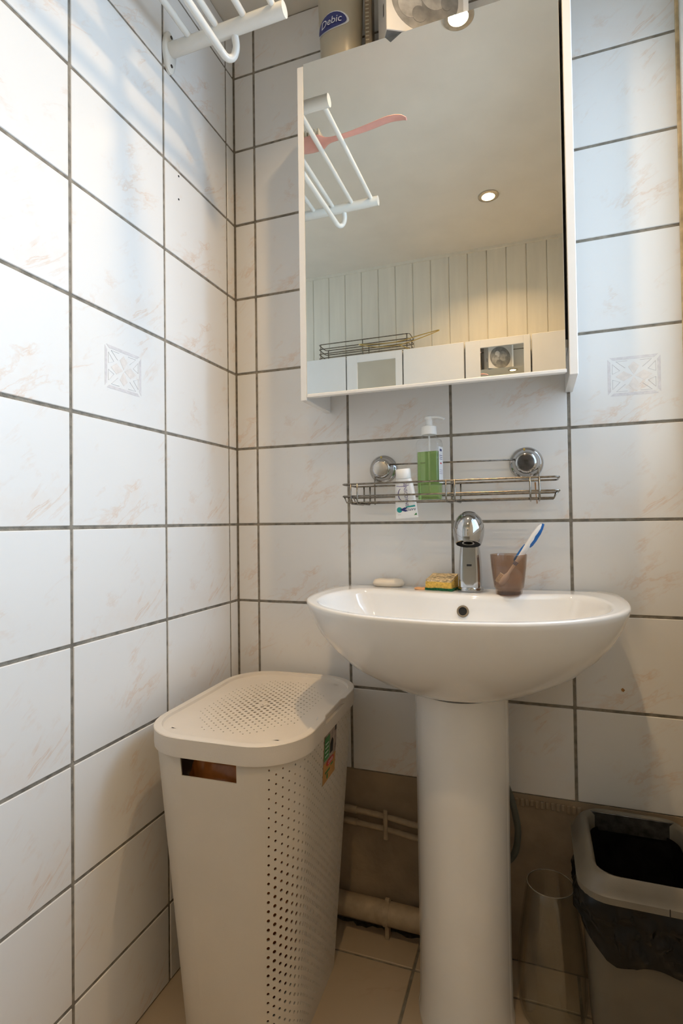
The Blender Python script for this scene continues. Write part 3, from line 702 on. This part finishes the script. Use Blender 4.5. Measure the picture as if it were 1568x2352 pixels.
def addq(*ps):
    n = len(V); V.extend(ps); Fc.append(tuple(range(n, n+len(ps))))
def plainstrip(seg, f0, f1, zs, skip=None):
    for z0, z1 in zip(zs, zs[1:]):
        if skip and z0 >= skip[0]-1e-6 and z1 <= skip[1]+1e-6: continue
        addq(HP(seg, f0, z0), HP(seg, f1, z0), HP(seg, f1, z1), HP(seg, f0, z1))
Z_ALL = [0, .003, HT]
for f0, f1 in ((0, .03), (.03, .88), (.88, 1)):
    zs = [0, .12, .25, .38, .526, .561, HT]
    plainstrip(0, f0, f1, zs, (.526, .561) if f0 == .03 else None)
def holestrip(seg, f0, f1, phase, ci, ncol):
    pit = .0166; z = .012 + (pit/2 if phase else 0); zl = 0.
    first = True
    cells = []
    while z+pit < HT-.012: cells.append((z, z+pit)); z += pit
    addq(HP(seg, f0, 0), HP(seg, f1, 0), HP(seg, f1, cells[0][0]), HP(seg, f0, cells[0][0]))
    for z0, z1 in cells:
        zc = (z0+z1)/2
        r = .0015+.0019*math.exp(-((zc-.25)/.17)**2)*(1 if phase else .82)
        if zc < .06 and ci < 3 or zc < .03: r *= .55
        hw = math.dist(HP(seg, f0, zc), HP(seg, f1, zc))
        df = (f1-f0)*r/hw; fm = (f0+f1)/2
        ring = [HP(seg, fm+df*math.cos(2*PI*k/8+PI/8*0), zc+r*1.25*math.sin(2*PI*k/8)) for k in range(8)]
        outer_ = [HP(seg, f1, zc), HP(seg, f1, z1), HP(seg, fm, z1), HP(seg, f0, z1), HP(seg, f0, zc), HP(seg, f0, z0), HP(seg, fm, z0), HP(seg, f1, z0)]
        n = len(V); V.extend(ring+outer_)
        for k in range(8): Fc.append((n+k, n+8+k, n+8+(k+1) % 8, n+(k+1) % 8))
    addq(HP(seg, f0, cells[-1][1]), HP(seg, f1, cells[-1][1]), HP(seg, f1, HT), HP(seg, f0, HT))
ci = 0
for seg, nc in ((1, 11), (2, 24), (3, 11)):
    for k in range(nc):
        if seg == 3 and k > 7 or seg == 1 and k < 3: plainstrip(seg, k/nc, (k+1)/nc, [0, HT]); continue
        holestrip(seg, k/nc, (k+1)/nc, ci % 2, ci, 52); ci += 1
for seg, nc in ((4, 4), (5, 8), (6, 6), (7, 8)):
    for k in range(nc): plainstrip(seg, k/nc, (k+1)/nc, [0, .2, .4, HT])
bm = bmesh.new(); bv = [bm.verts.new(p) for p in V]
for f in Fc: bm.faces.new([bv[i] for i in f])
bmesh.ops.remove_doubles(bm, verts=bm.verts[:], dist=1e-5)
me = bpy.data.meshes.new('hamper_body'); bm.to_mesh(me); bm.free()
me.polygons.foreach_set('use_smooth', [True]*len(me.polygons)); me.set_sharp_from_angle(angle=math.radians(40))
o = link('hamper_body', me, 'hamper', t)
md = o.modifiers.new('thick', 'SOLIDIFY'); md.thickness = .0022; md.offset = -1
md = o.modifiers.new('split', 'EDGE_SPLIT'); md.split_angle = math.radians(35)
obj('hamper_floor', poly([(x, y) for x, y in rrect(.108, .159, .068, 6)], .004, .007), 'hamper', t)
# lid
LZ = .5955
def lid_outline(e, n=10):
    o_ = rrect(.157+e, .215+e, .098+e, n); return o_
def densify(o_, step=.012):
    out = []
    for i in range(len(o_)):
        a, b = o_[i], o_[(i+1) % len(o_)]; d_ = math.dist(a, b); k = max(1, int(d_/step))
        for s in range(k): out.append((a[0]+(b[0]-a[0])*s/k, a[1]+(b[1]-a[1])*s/k))
    return out
LO = densify(lid_outline(0))
def notch(x, y):
    w = max(0, min(1, (.062-abs(y-.005))/.006)); return (x-.006*w if x > .14 else x, y)
def lring(e, z, nt=1.):
    out = []
    for (x, y) in LO:
        s = Vector((x, y)); l = Vector((x/.157**1, y/.215)).normalized(); 
        x2, y2 = x+e*l.x, y+e*l.y
        if nt: x2, y2 = notch(x2, y2)
        out.append((x2, y2, z))
    return out
lid = [lring(-.003, LZ-.034, 0), lring(-.0005, LZ-.034, 0), lring(0, LZ-.030, 0), lring(0.0, LZ-.012, 0), lring(0, LZ-.0118), lring(0.0008, LZ-.0028), lring(0.0008, LZ-.0012), lring(-.0006, LZ), lring(-.004, LZ), lring(-.0135, LZ), lring(-.0155, LZ-.0052), lring(-.018, LZ-.006)]
lv, lf = rings(lid, False, False)
PX, PY = .108, .165
def to_rect(x, y):
    s = max(abs(x)/PX, abs(y)/PY); return (x/s, y/s, LZ-.006)
n0 = len(lv); N = len(LO)
inner_ring = [to_rect(p[0], p[1]) for p in lid[-1]]
lv = list(lv)+inner_ring
for k in range(N): lf.append(((len(lid)-1)*N+k, (len(lid)-1)*N+(k+1) % N, n0+(k+1) % N, n0+k))
zp = LZ-.006
NC = 22; cw = 2*PX/NC; pit = .0163
def lq(*ps):
    n = len(lv); lv.extend(ps); lf.append(tuple(range(n, n+len(ps))))
for c in range(NC):
    xa_, xb_ = -PX+c*cw, -PX+(c+1)*cw; xm = (xa_+xb_)/2
    y = -PY; ys = [y]
    st = pit/2 if c % 2 else pit
    yy = -PY+.0018+(pit/2 if c % 2 else 0)
    lq((xa_, -PY, zp), (xb_, -PY, zp), (xb_, yy, zp), (xa_, yy, zp))
    while yy+pit <= PY+1e-6:
        ym_ = yy+pit/2
        dd = max(abs(xm)/.104, abs(ym_)/.163, (abs(xm)/.104*.62+abs(ym_)/.163*.75))
        ctr = math.hypot(xm, ym_) < .014
        if dd < 1. and not ctr:
            r = .0015+.0024*max(0, 1-(math.hypot(xm/.10, ym_/.155))**1.4)
            ring = [(xm+r*math.cos(2*PI*k/8), ym_+r*1.15*math.sin(2*PI*k/8), zp) for k in range(8)]
            ou = [(xb_, ym_, zp), (xb_, yy+pit, zp), (xm, yy+pit, zp), (xa_, yy+pit, zp), (xa_, ym_, zp), (xa_, yy, zp), (xm, yy, zp), (xb_, yy, zp)]
            n = len(lv); lv.extend(ring+ou)
            for k in range(8): lf.append((n+k, n+8+k, n+8+(k+1) % 8, n+(k+1) % 8))
        else: lq((xa_, yy, zp), (xb_, yy, zp), (xb_, yy+pit, zp), (xa_, yy+pit, zp))
        yy += pit
    lq((xa_, yy, zp), (xb_, yy, zp), (xb_, PY, zp), (xa_, PY, zp))
bm = bmesh.new(); bv = [bm.verts.new(p) for p in lv]
for f in lf:
    try: bm.faces.new([bv[i] for i in f])
    except ValueError: pass
bmesh.ops.remove_doubles(bm, verts=bm.verts[:], dist=1e-5); bmesh.ops.dissolve_degenerate(bm, edges=bm.edges[:], dist=1e-6)
bmesh.ops.recalc_face_normals(bm, faces=bm.faces[:])
me = bpy.data.meshes.new('lid'); bm.to_mesh(me); bm.free()
me.polygons.foreach_set('use_smooth', [True]*len(me.polygons)); me.set_sharp_from_angle(angle=math.radians(30))
o = link('lid', me, 'hamper_lid', t)
md = o.modifiers.new('thick', 'SOLIDIFY'); md.thickness = .0020; md.offset = -1
md = o.modifiers.new('split', 'EDGE_SPLIT'); md.split_angle = math.radians(30)
obj('lid_emblem', xf(poly([(.011*math.cos(PI/3*k), .011*math.sin(PI/3*k)) for k in range(6)], zp+.0001, zp+.0007), Matrix.Identity(4)), 'hamper_lid', o)
# card tag hanging on the right side
def side_pt(y, z, lift): return (aH(z)+lift, y, z)
def sidecard(name, pts, m, lift, par):
    n = len(pts); vs = [side_pt(y, z, lift) for y, z in pts]+[side_pt(y, z, lift-.0003) for y, z in pts]
    return obj(name, (vs, [tuple(range(n)), tuple(range(2*n-1, n-1, -1))]+[(k, n+k, n+(k+1) % n, (k+1) % n) for k in range(n)]), m, par)
y0c, y1c = -.044, .029
cardo = sidecard('card_tag', [(y0c, .459), (y1c, .459), (y1c, .573), (y0c, .573)], 'kraft', .0012, t)
sidecard('card_photo', [(y0c, .500), (y1c, .500), (y1c, .573), (y0c, .573)], 'photo_g', .0016, cardo)
sidecard('card_panel', [(y0c, .505), (-.014, .505), (-.014, .550), (y0c, .550)], 'green', .0020, cardo)
for k in range(4): sidecard('card_line', [(y0c+.005, .512+k*.008), (-.021, .512+k*.008), (-.021, .5135+k*.008), (y0c+.005, .5135+k*.008)], 'print_w', .0023, cardo)
sidecard('card_dark', [(-.009, .508), (.008, .508), (.009, .530), (.002, .537), (-.009, .528)], 'black', .0020, cardo)
sidecard('card_dark', [(.017, .545), (.024, .545), (.024, .572), (.017, .572)], 'black', .0020, cardo)
oval = sidecard('card_badge', [(-.006+.022*math.copysign(abs(math.cos(q))**.7, math.cos(q)), .494+.0058*math.copysign(abs(math.sin(q))**.7, math.sin(q))) for q in [2*PI*k/28 for k in range(28)]], 'red', .0022, cardo)
tx = text('card_lettering', 'CURVER', .0092, 'print_w', cardo, Matrix.Identity(4), 0, 0, .85)
for v in tx.data.vertices: v.co = Vector(side_pt(v.co.x-.006, v.co.y+.494, .0026))
sidecard('card_mark', [(-.032, .476), (-.004, .476), (-.004, .480), (-.032, .480)], 'green', .0016, cardo)
sidecard('card_mark', [(.000, .481), (.014, .481), (.014, .485), (.000, .485)], 'green', .0016, cardo)
sidecard('card_mark', [(-.022, .464), (-.015, .464), (-.015, .473), (-.022, .473)], 'green', .0016, cardo)
# brown bag inside
t = thing('plastic_bag', 'crumpled brown plastic bag showing through the hamper handle slot', 'bag', (.207, -.288, .012))
bm = bmesh.new(); bmesh.ops.create_icosphere(bm, subdivisions=5, radius=1)
for v in bm.verts:
    p = v.co.copy(); q = p*2.2
    dsp = 1+.05*mnoise.noise(q*1.3)+.05*abs(mnoise.noise(q*2.6))+.028*abs(mnoise.noise(Vector((q.x*5, q.y*5, q.z*2))))
    p = Vector([math.copysign(abs(c)**.38, c) for c in p])
    tp = .74+.26*(p.z+1)/2
    v.co = Vector((p.x*.080*tp, p.y*.152*tp, .272+p.z*.272))
    v.co.x *= dsp; v.co.y *= dsp; v.co.z = min(.548, v.co.z*(dsp-.03))
bm.verts.index_update(); bag = [tuple(v.co) for v in bm.verts], [tuple(v.index for v in f.verts) for f in bm.faces]; bm.free()
obj('bag_film', bag, 'brown_bag', t, True)

# ================================================================== pipes under the basin
t = thing('water_pipes', 'pair of thin cream-painted water pipes clipped low on the back wall', 'pipes', (.4, 0, .25))
OF = (.4, 0, .25)
for z, k in ((.2765, 0), (.2475, 1)):
    P = catmull([(.02, -.018, z+.004), (.20, -.018, z+.001), (.31, -.018, z-.001), (.40, -.018, z-.005), (.47, -.018, z-.013), (.56, -.018, z-.018), (.62, -.018, z-.018)], 6)
    obj('pipe', tube(P, .0068, 12), 'pipe', t, True, off=OF, sharp=50)
    obj('joint_sleeve', tube([(.300, -.018, z), (.328, -.018, z-.0015)], .0086, 14), 'pipe', t, True, off=OF, sharp=50)
obj('pipe_clip', merge(box(.3965, .4065, -.029, -.0262, .222, .292, .002), box(.3985, .4045, -.0262, .0, .256, .262, .001)), 'pipe', t, off=OF)
t = thing('drain_pipe', 'thick cream-painted drain pipe running along the wall above the floor', 'pipe', (.4, 0, .055))
OF = (.4, 0, .055)
obj('pipe', tube([(.0, -.030, .060), (.40, -.030, .056), (.66, -.030, .053)], .0245, 24), 'pipe', t, True, off=OF, sharp=60)
obj('pipe_clamp', merge(lathe([(.0258, -.006), (.0272, -.006), (.0272, .006), (.0258, .006)], 24, closed=True)), 'pipe', t, True, sharp=40, loc=(.004, -.030, .001), rot=(0, PI/2, 0))
obj('clamp_foot', box(.399, .409, -.034, -.026, .0810, .0900, .001), 'pipe', t, off=OF)
obj('clamp_base', box(.399, .409, -.038, -.022, .0, .0325, .001), 'pipe', t, off=OF)
t = thing('flexible_hose', 'dark grey flexible hose bulging from behind the basin column', 'hose', (.66, -.06, .24))
P = catmull([(.640, -.045, .47), (.662, -.052, .43), (.683, -.060, .385), (.6955, -.064, .335), (.697, -.064, .305), (.690, -.062, .268), (.670, -.056, .240), (.640, -.045, .225)], 6)
obj('hose', tube(P, .0068, 12), 'hose', t, True, off=(.66, -.06, .24), sharp=60)

# ================================================================== glass vase
t = thing('glass_vase', 'clear tapered glass vase on the floor between pedestal and bin', 'vase', (.7575, -.116, .0004))
prof = [(.001, .0), (.052, .0), (.057, .004), (.0615, .02), (.064, .05), (.0635, .09), (.060, .14), (.0535, .19), (.0465, .235), (.0440, .252), (.0425, .2528), (.0412, .252), (.0438, .235), (.0507, .19), (.0572, .14), (.0605, .09), (.0610, .05), (.0585, .024), (.055, .010), (.001, .008)]
obj('vase_wall', lathe(prof, 56), 'glass', t, True, sharp=60)
obj('vase_rim', lathe([(.0415, .2528), (.0428, .2542), (.0441, .2528)], 56, closed=True), 'glass_rim', t, True)

# ================================================================== waste bin
BX, BY = .911, -.147
t = thing('waste_bin', 'grey plastic waste bin with open rim at the bottom right', 'bin', (BX, BY, 0))
def brr(a, b, r, z, yo=0, n=7): return [(x, y+yo, z) for x, y in rrect(a, b, r, n)]
body = [brr(.080, .090, .03, 0), brr(.083, .094, .032, .003), brr(.103, .116, .038, .342)]
bodyin = [brr(.101, .114, .036, .342), brr(.080, .090, .030, .006)]
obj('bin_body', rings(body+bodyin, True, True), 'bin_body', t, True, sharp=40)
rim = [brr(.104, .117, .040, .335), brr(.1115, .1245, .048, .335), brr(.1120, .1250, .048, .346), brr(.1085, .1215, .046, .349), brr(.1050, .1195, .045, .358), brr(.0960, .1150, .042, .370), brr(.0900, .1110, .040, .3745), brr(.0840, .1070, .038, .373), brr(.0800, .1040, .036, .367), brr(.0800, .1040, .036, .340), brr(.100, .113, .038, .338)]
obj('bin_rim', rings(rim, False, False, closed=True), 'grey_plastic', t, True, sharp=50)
obj('rim_seam', box(.020, .0215, -.1255, -.1245, .335, .347), 'black', t)
obj('rim_back_plate', box(-.0800, .0800, .0965, .0995, .338, .3735, .0005), 'dark_cap', t)
# bag
def bag_ring(a, b, z, amp, sd, zamp=0):
    out = []
    base = densify(rrect(a, b, .045, 8), .006)
    return base
def wrinkle(base, z, amp, sd, zf=None):
    out = []
    for i, (x, y) in enumerate(base):
        an = math.atan2(y, x)
        q = mnoise.noise(Vector((math.cos(an)*4+sd, math.sin(an)*4, z*14)))
        q2 = abs(mnoise.noise(Vector((math.cos(an)*9+sd, math.sin(an)*9+z*20, z*22+3))))
        d_ = amp*(q*.8+q2*1.1); l = math.hypot(x, y)
        out.append((x*(1+d_/l), y*(1+d_/l), z if zf is None else zf(x, y, an)))
    return out
base = densify(rrect(.111, .124, .047, 8), .005)
sk = []
def hem(x, y, an): # the bag hangs lowest at the front
    return .236 + .065*max(0, (y+.02)/.12) + .030*max(0, min(1, (-x-.06)/.05)) + .005*math.sin(an*7)
NS = 16
for s in range(NS+1):
    k = s/NS
    ring = []
    amp = .004+.014*math.sin(PI*min(1, k*1.05))**.7
    for (x, y) in base:
        an = math.atan2(y, x); zt_ = .338; zz = zt_+(hem(x, y, an)-zt_)*k
        q = mnoise.noise(Vector((math.cos(an)*3.5, math.sin(an)*3.5, k*2.2)))
        q2 = abs(mnoise.noise(Vector((math.cos(an)*9, math.sin(an)*9+k*2, k*3+3))))
        shrink = -.004-.012*k
        d_ = shrink+.004+amp*(q*.8+q2*1.3)+.0045*k**.5*abs(math.sin(an*8+k*2.2+q*5)); l = math.hypot(x, y)
        if y > 0: d_ = min(d_, -.004)
        d_ = max(-.0065, min(.007, d_, k*.05-.0015))
        ring.append((x*(1+d_/l), y*(1+d_/l), zz))
    sk.append(ring)
lining = []
for s in range(12):
    k = s/11; z = .318-.28*k
    b2 = densify(rrect(.076-.008*k, .0945-.012*k, .034, 8), .006)
    lining.append(b2)
nmin = min(len(b) for b in lining)
lin = []
for s in range(14):
    k = s/13; z = .345-.33*k; ring = []
    for (x, y) in base:
        f = .700-.03*k; f2 = .82-.10*k; an = math.atan2(y, x)
        q = abs(mnoise.noise(Vector((math.cos(an)*5, math.sin(an)*5, k*5))))
        ring.append((x*(f-.06*q*min(1, k*4)), y*(f2-.06*q*min(1, k*4)), z))
    lin.append(ring)
obj('bin_liner', merge(rings(sk, False, False), rings(lin, False, True)), 'bag', t, True, solid=0)

# ================================================================== wall cupboards behind the camera (seen in the mirror)
YC = -1.5; CZ0, CZ1 = 1.10, 1.765
doors = [-.384, -.1015, .1777, .461, .7432, 1.022]
names = {0: 'white wall cupboard with plain door at left end of the reflected row', 1: 'white cupboard with mirrored door, below the wire basket in the reflection', 2: 'plain white cupboard between the two mirrored cupboards in the reflection', 3: 'white cupboard whose mirrored door reflects the grey box', 4: 'plain white cupboard at right end of the reflected row'}
for i in range(5):
    a, b = doors[i]+.0015, doors[i+1]-.0015; cx = (a+b)/2
    t = thing('wall_cupboard', names[i], 'cupboard', (cx, YC, CZ0), group='white wall cupboards facing the mirror'); OF = (cx, YC, CZ0)
    obj('cupboard_body', box(a, b, YREAR+.001, YC-.019, CZ0, CZ1-.001, .001), 'white_lam', t, off=OF)
    if i in (1, 3):
        m0, m1, mt_ = a+.055, b-.033, CZ1-.036
        if i == 3: m0, m1 = a+.067, b-.029
        d = obj('door', merge(box(a+.002, m0, YC-.018, YC, CZ0+.002, CZ1, .001), box(m1, b-.002, YC-.018, YC, CZ0+.002, CZ1, .001), box(m0, m1, YC-.018, YC, mt_, CZ1, .001), box(m0, m1, YC-.018, YC, CZ0+.002, CZ0+.05, .001)), 'white_lam', t, off=OF)
        obj('mirror_glass', box(m0-.001, m1+.001, YC-.010, YC-.004, CZ0+.049, mt_+.001), 'mirror', d, off=OF)
    else:
        obj('door', box(a+.002, b-.002, YC-.018, YC, CZ0+.002, CZ1, .0015), 'white_lam', t, off=OF)
# wire basket on top of the cupboards
t = thing('wire_basket', 'long grey wire basket lying on top of the reflected cupboards', 'basket', (-.035, -1.6, CZ1)); OF = (-.035, -1.6, CZ1)
bx0, bx1, by0, by1 = -.268, .198, -1.665, -1.565
def lp(z, e=0): return tube(fillet([((bx0+bx1)/2, by1+e, z), (bx0-e, by1+e, z), (bx0-e, by0-e, z), (bx1+e, by0-e, z), (bx1+e, by1+e, z), ((bx0+bx1)/2, by1+e, z)], .012, 3)[:-1], .0024, 6, closed=True)
for z in (CZ1+.0026, CZ1+.026, CZ1+.048, CZ1+.072, CZ1+.095): obj('basket_rail', lp(z), 'chrome_dull', t, True, off=OF)
for k in range(3):
    x = bx0+.012+k*(bx1-bx0-.024)/2
    obj('basket_rib', tube(fillet([(x, by1+.004, CZ1+.095), (x, by1+.004, CZ1+.0072), (x, by0-.004, CZ1+.0072), (x, by0-.004, CZ1+.095)], .01, 3), .0022, 6), 'chrome_dull', t, True, off=OF)
t = thing('wire_hanger', 'thin brassy wire hanger lying by the basket on the reflected cupboards', 'hanger', (.16, -1.56, CZ1)); OF = (.16, -1.56, CZ1)
P = catmull([(-.05, -1.545, CZ1+.065), (.03, -1.54, CZ1+.056), (.14, -1.545, CZ1+.055), (.25, -1.545, CZ1+.072), (.345, -1.545, CZ1+.085), (.26, -1.55, CZ1+.062), (.15, -1.548, CZ1+.040), (.04, -1.55, CZ1+.044)], 6, True)
obj('hanger_wire', tube(P, .0022, 6, closed=True), 'gold', t, True, off=OF)
obj('hanger_foot', tube(catmull([(.15, -1.548, CZ1+.040), (.20, -1.552, CZ1+.015), (.22, -1.555, CZ1+.0025), (.30, -1.555, CZ1+.0025)], 5), .0022, 6), 'gold', t, True, off=OF)
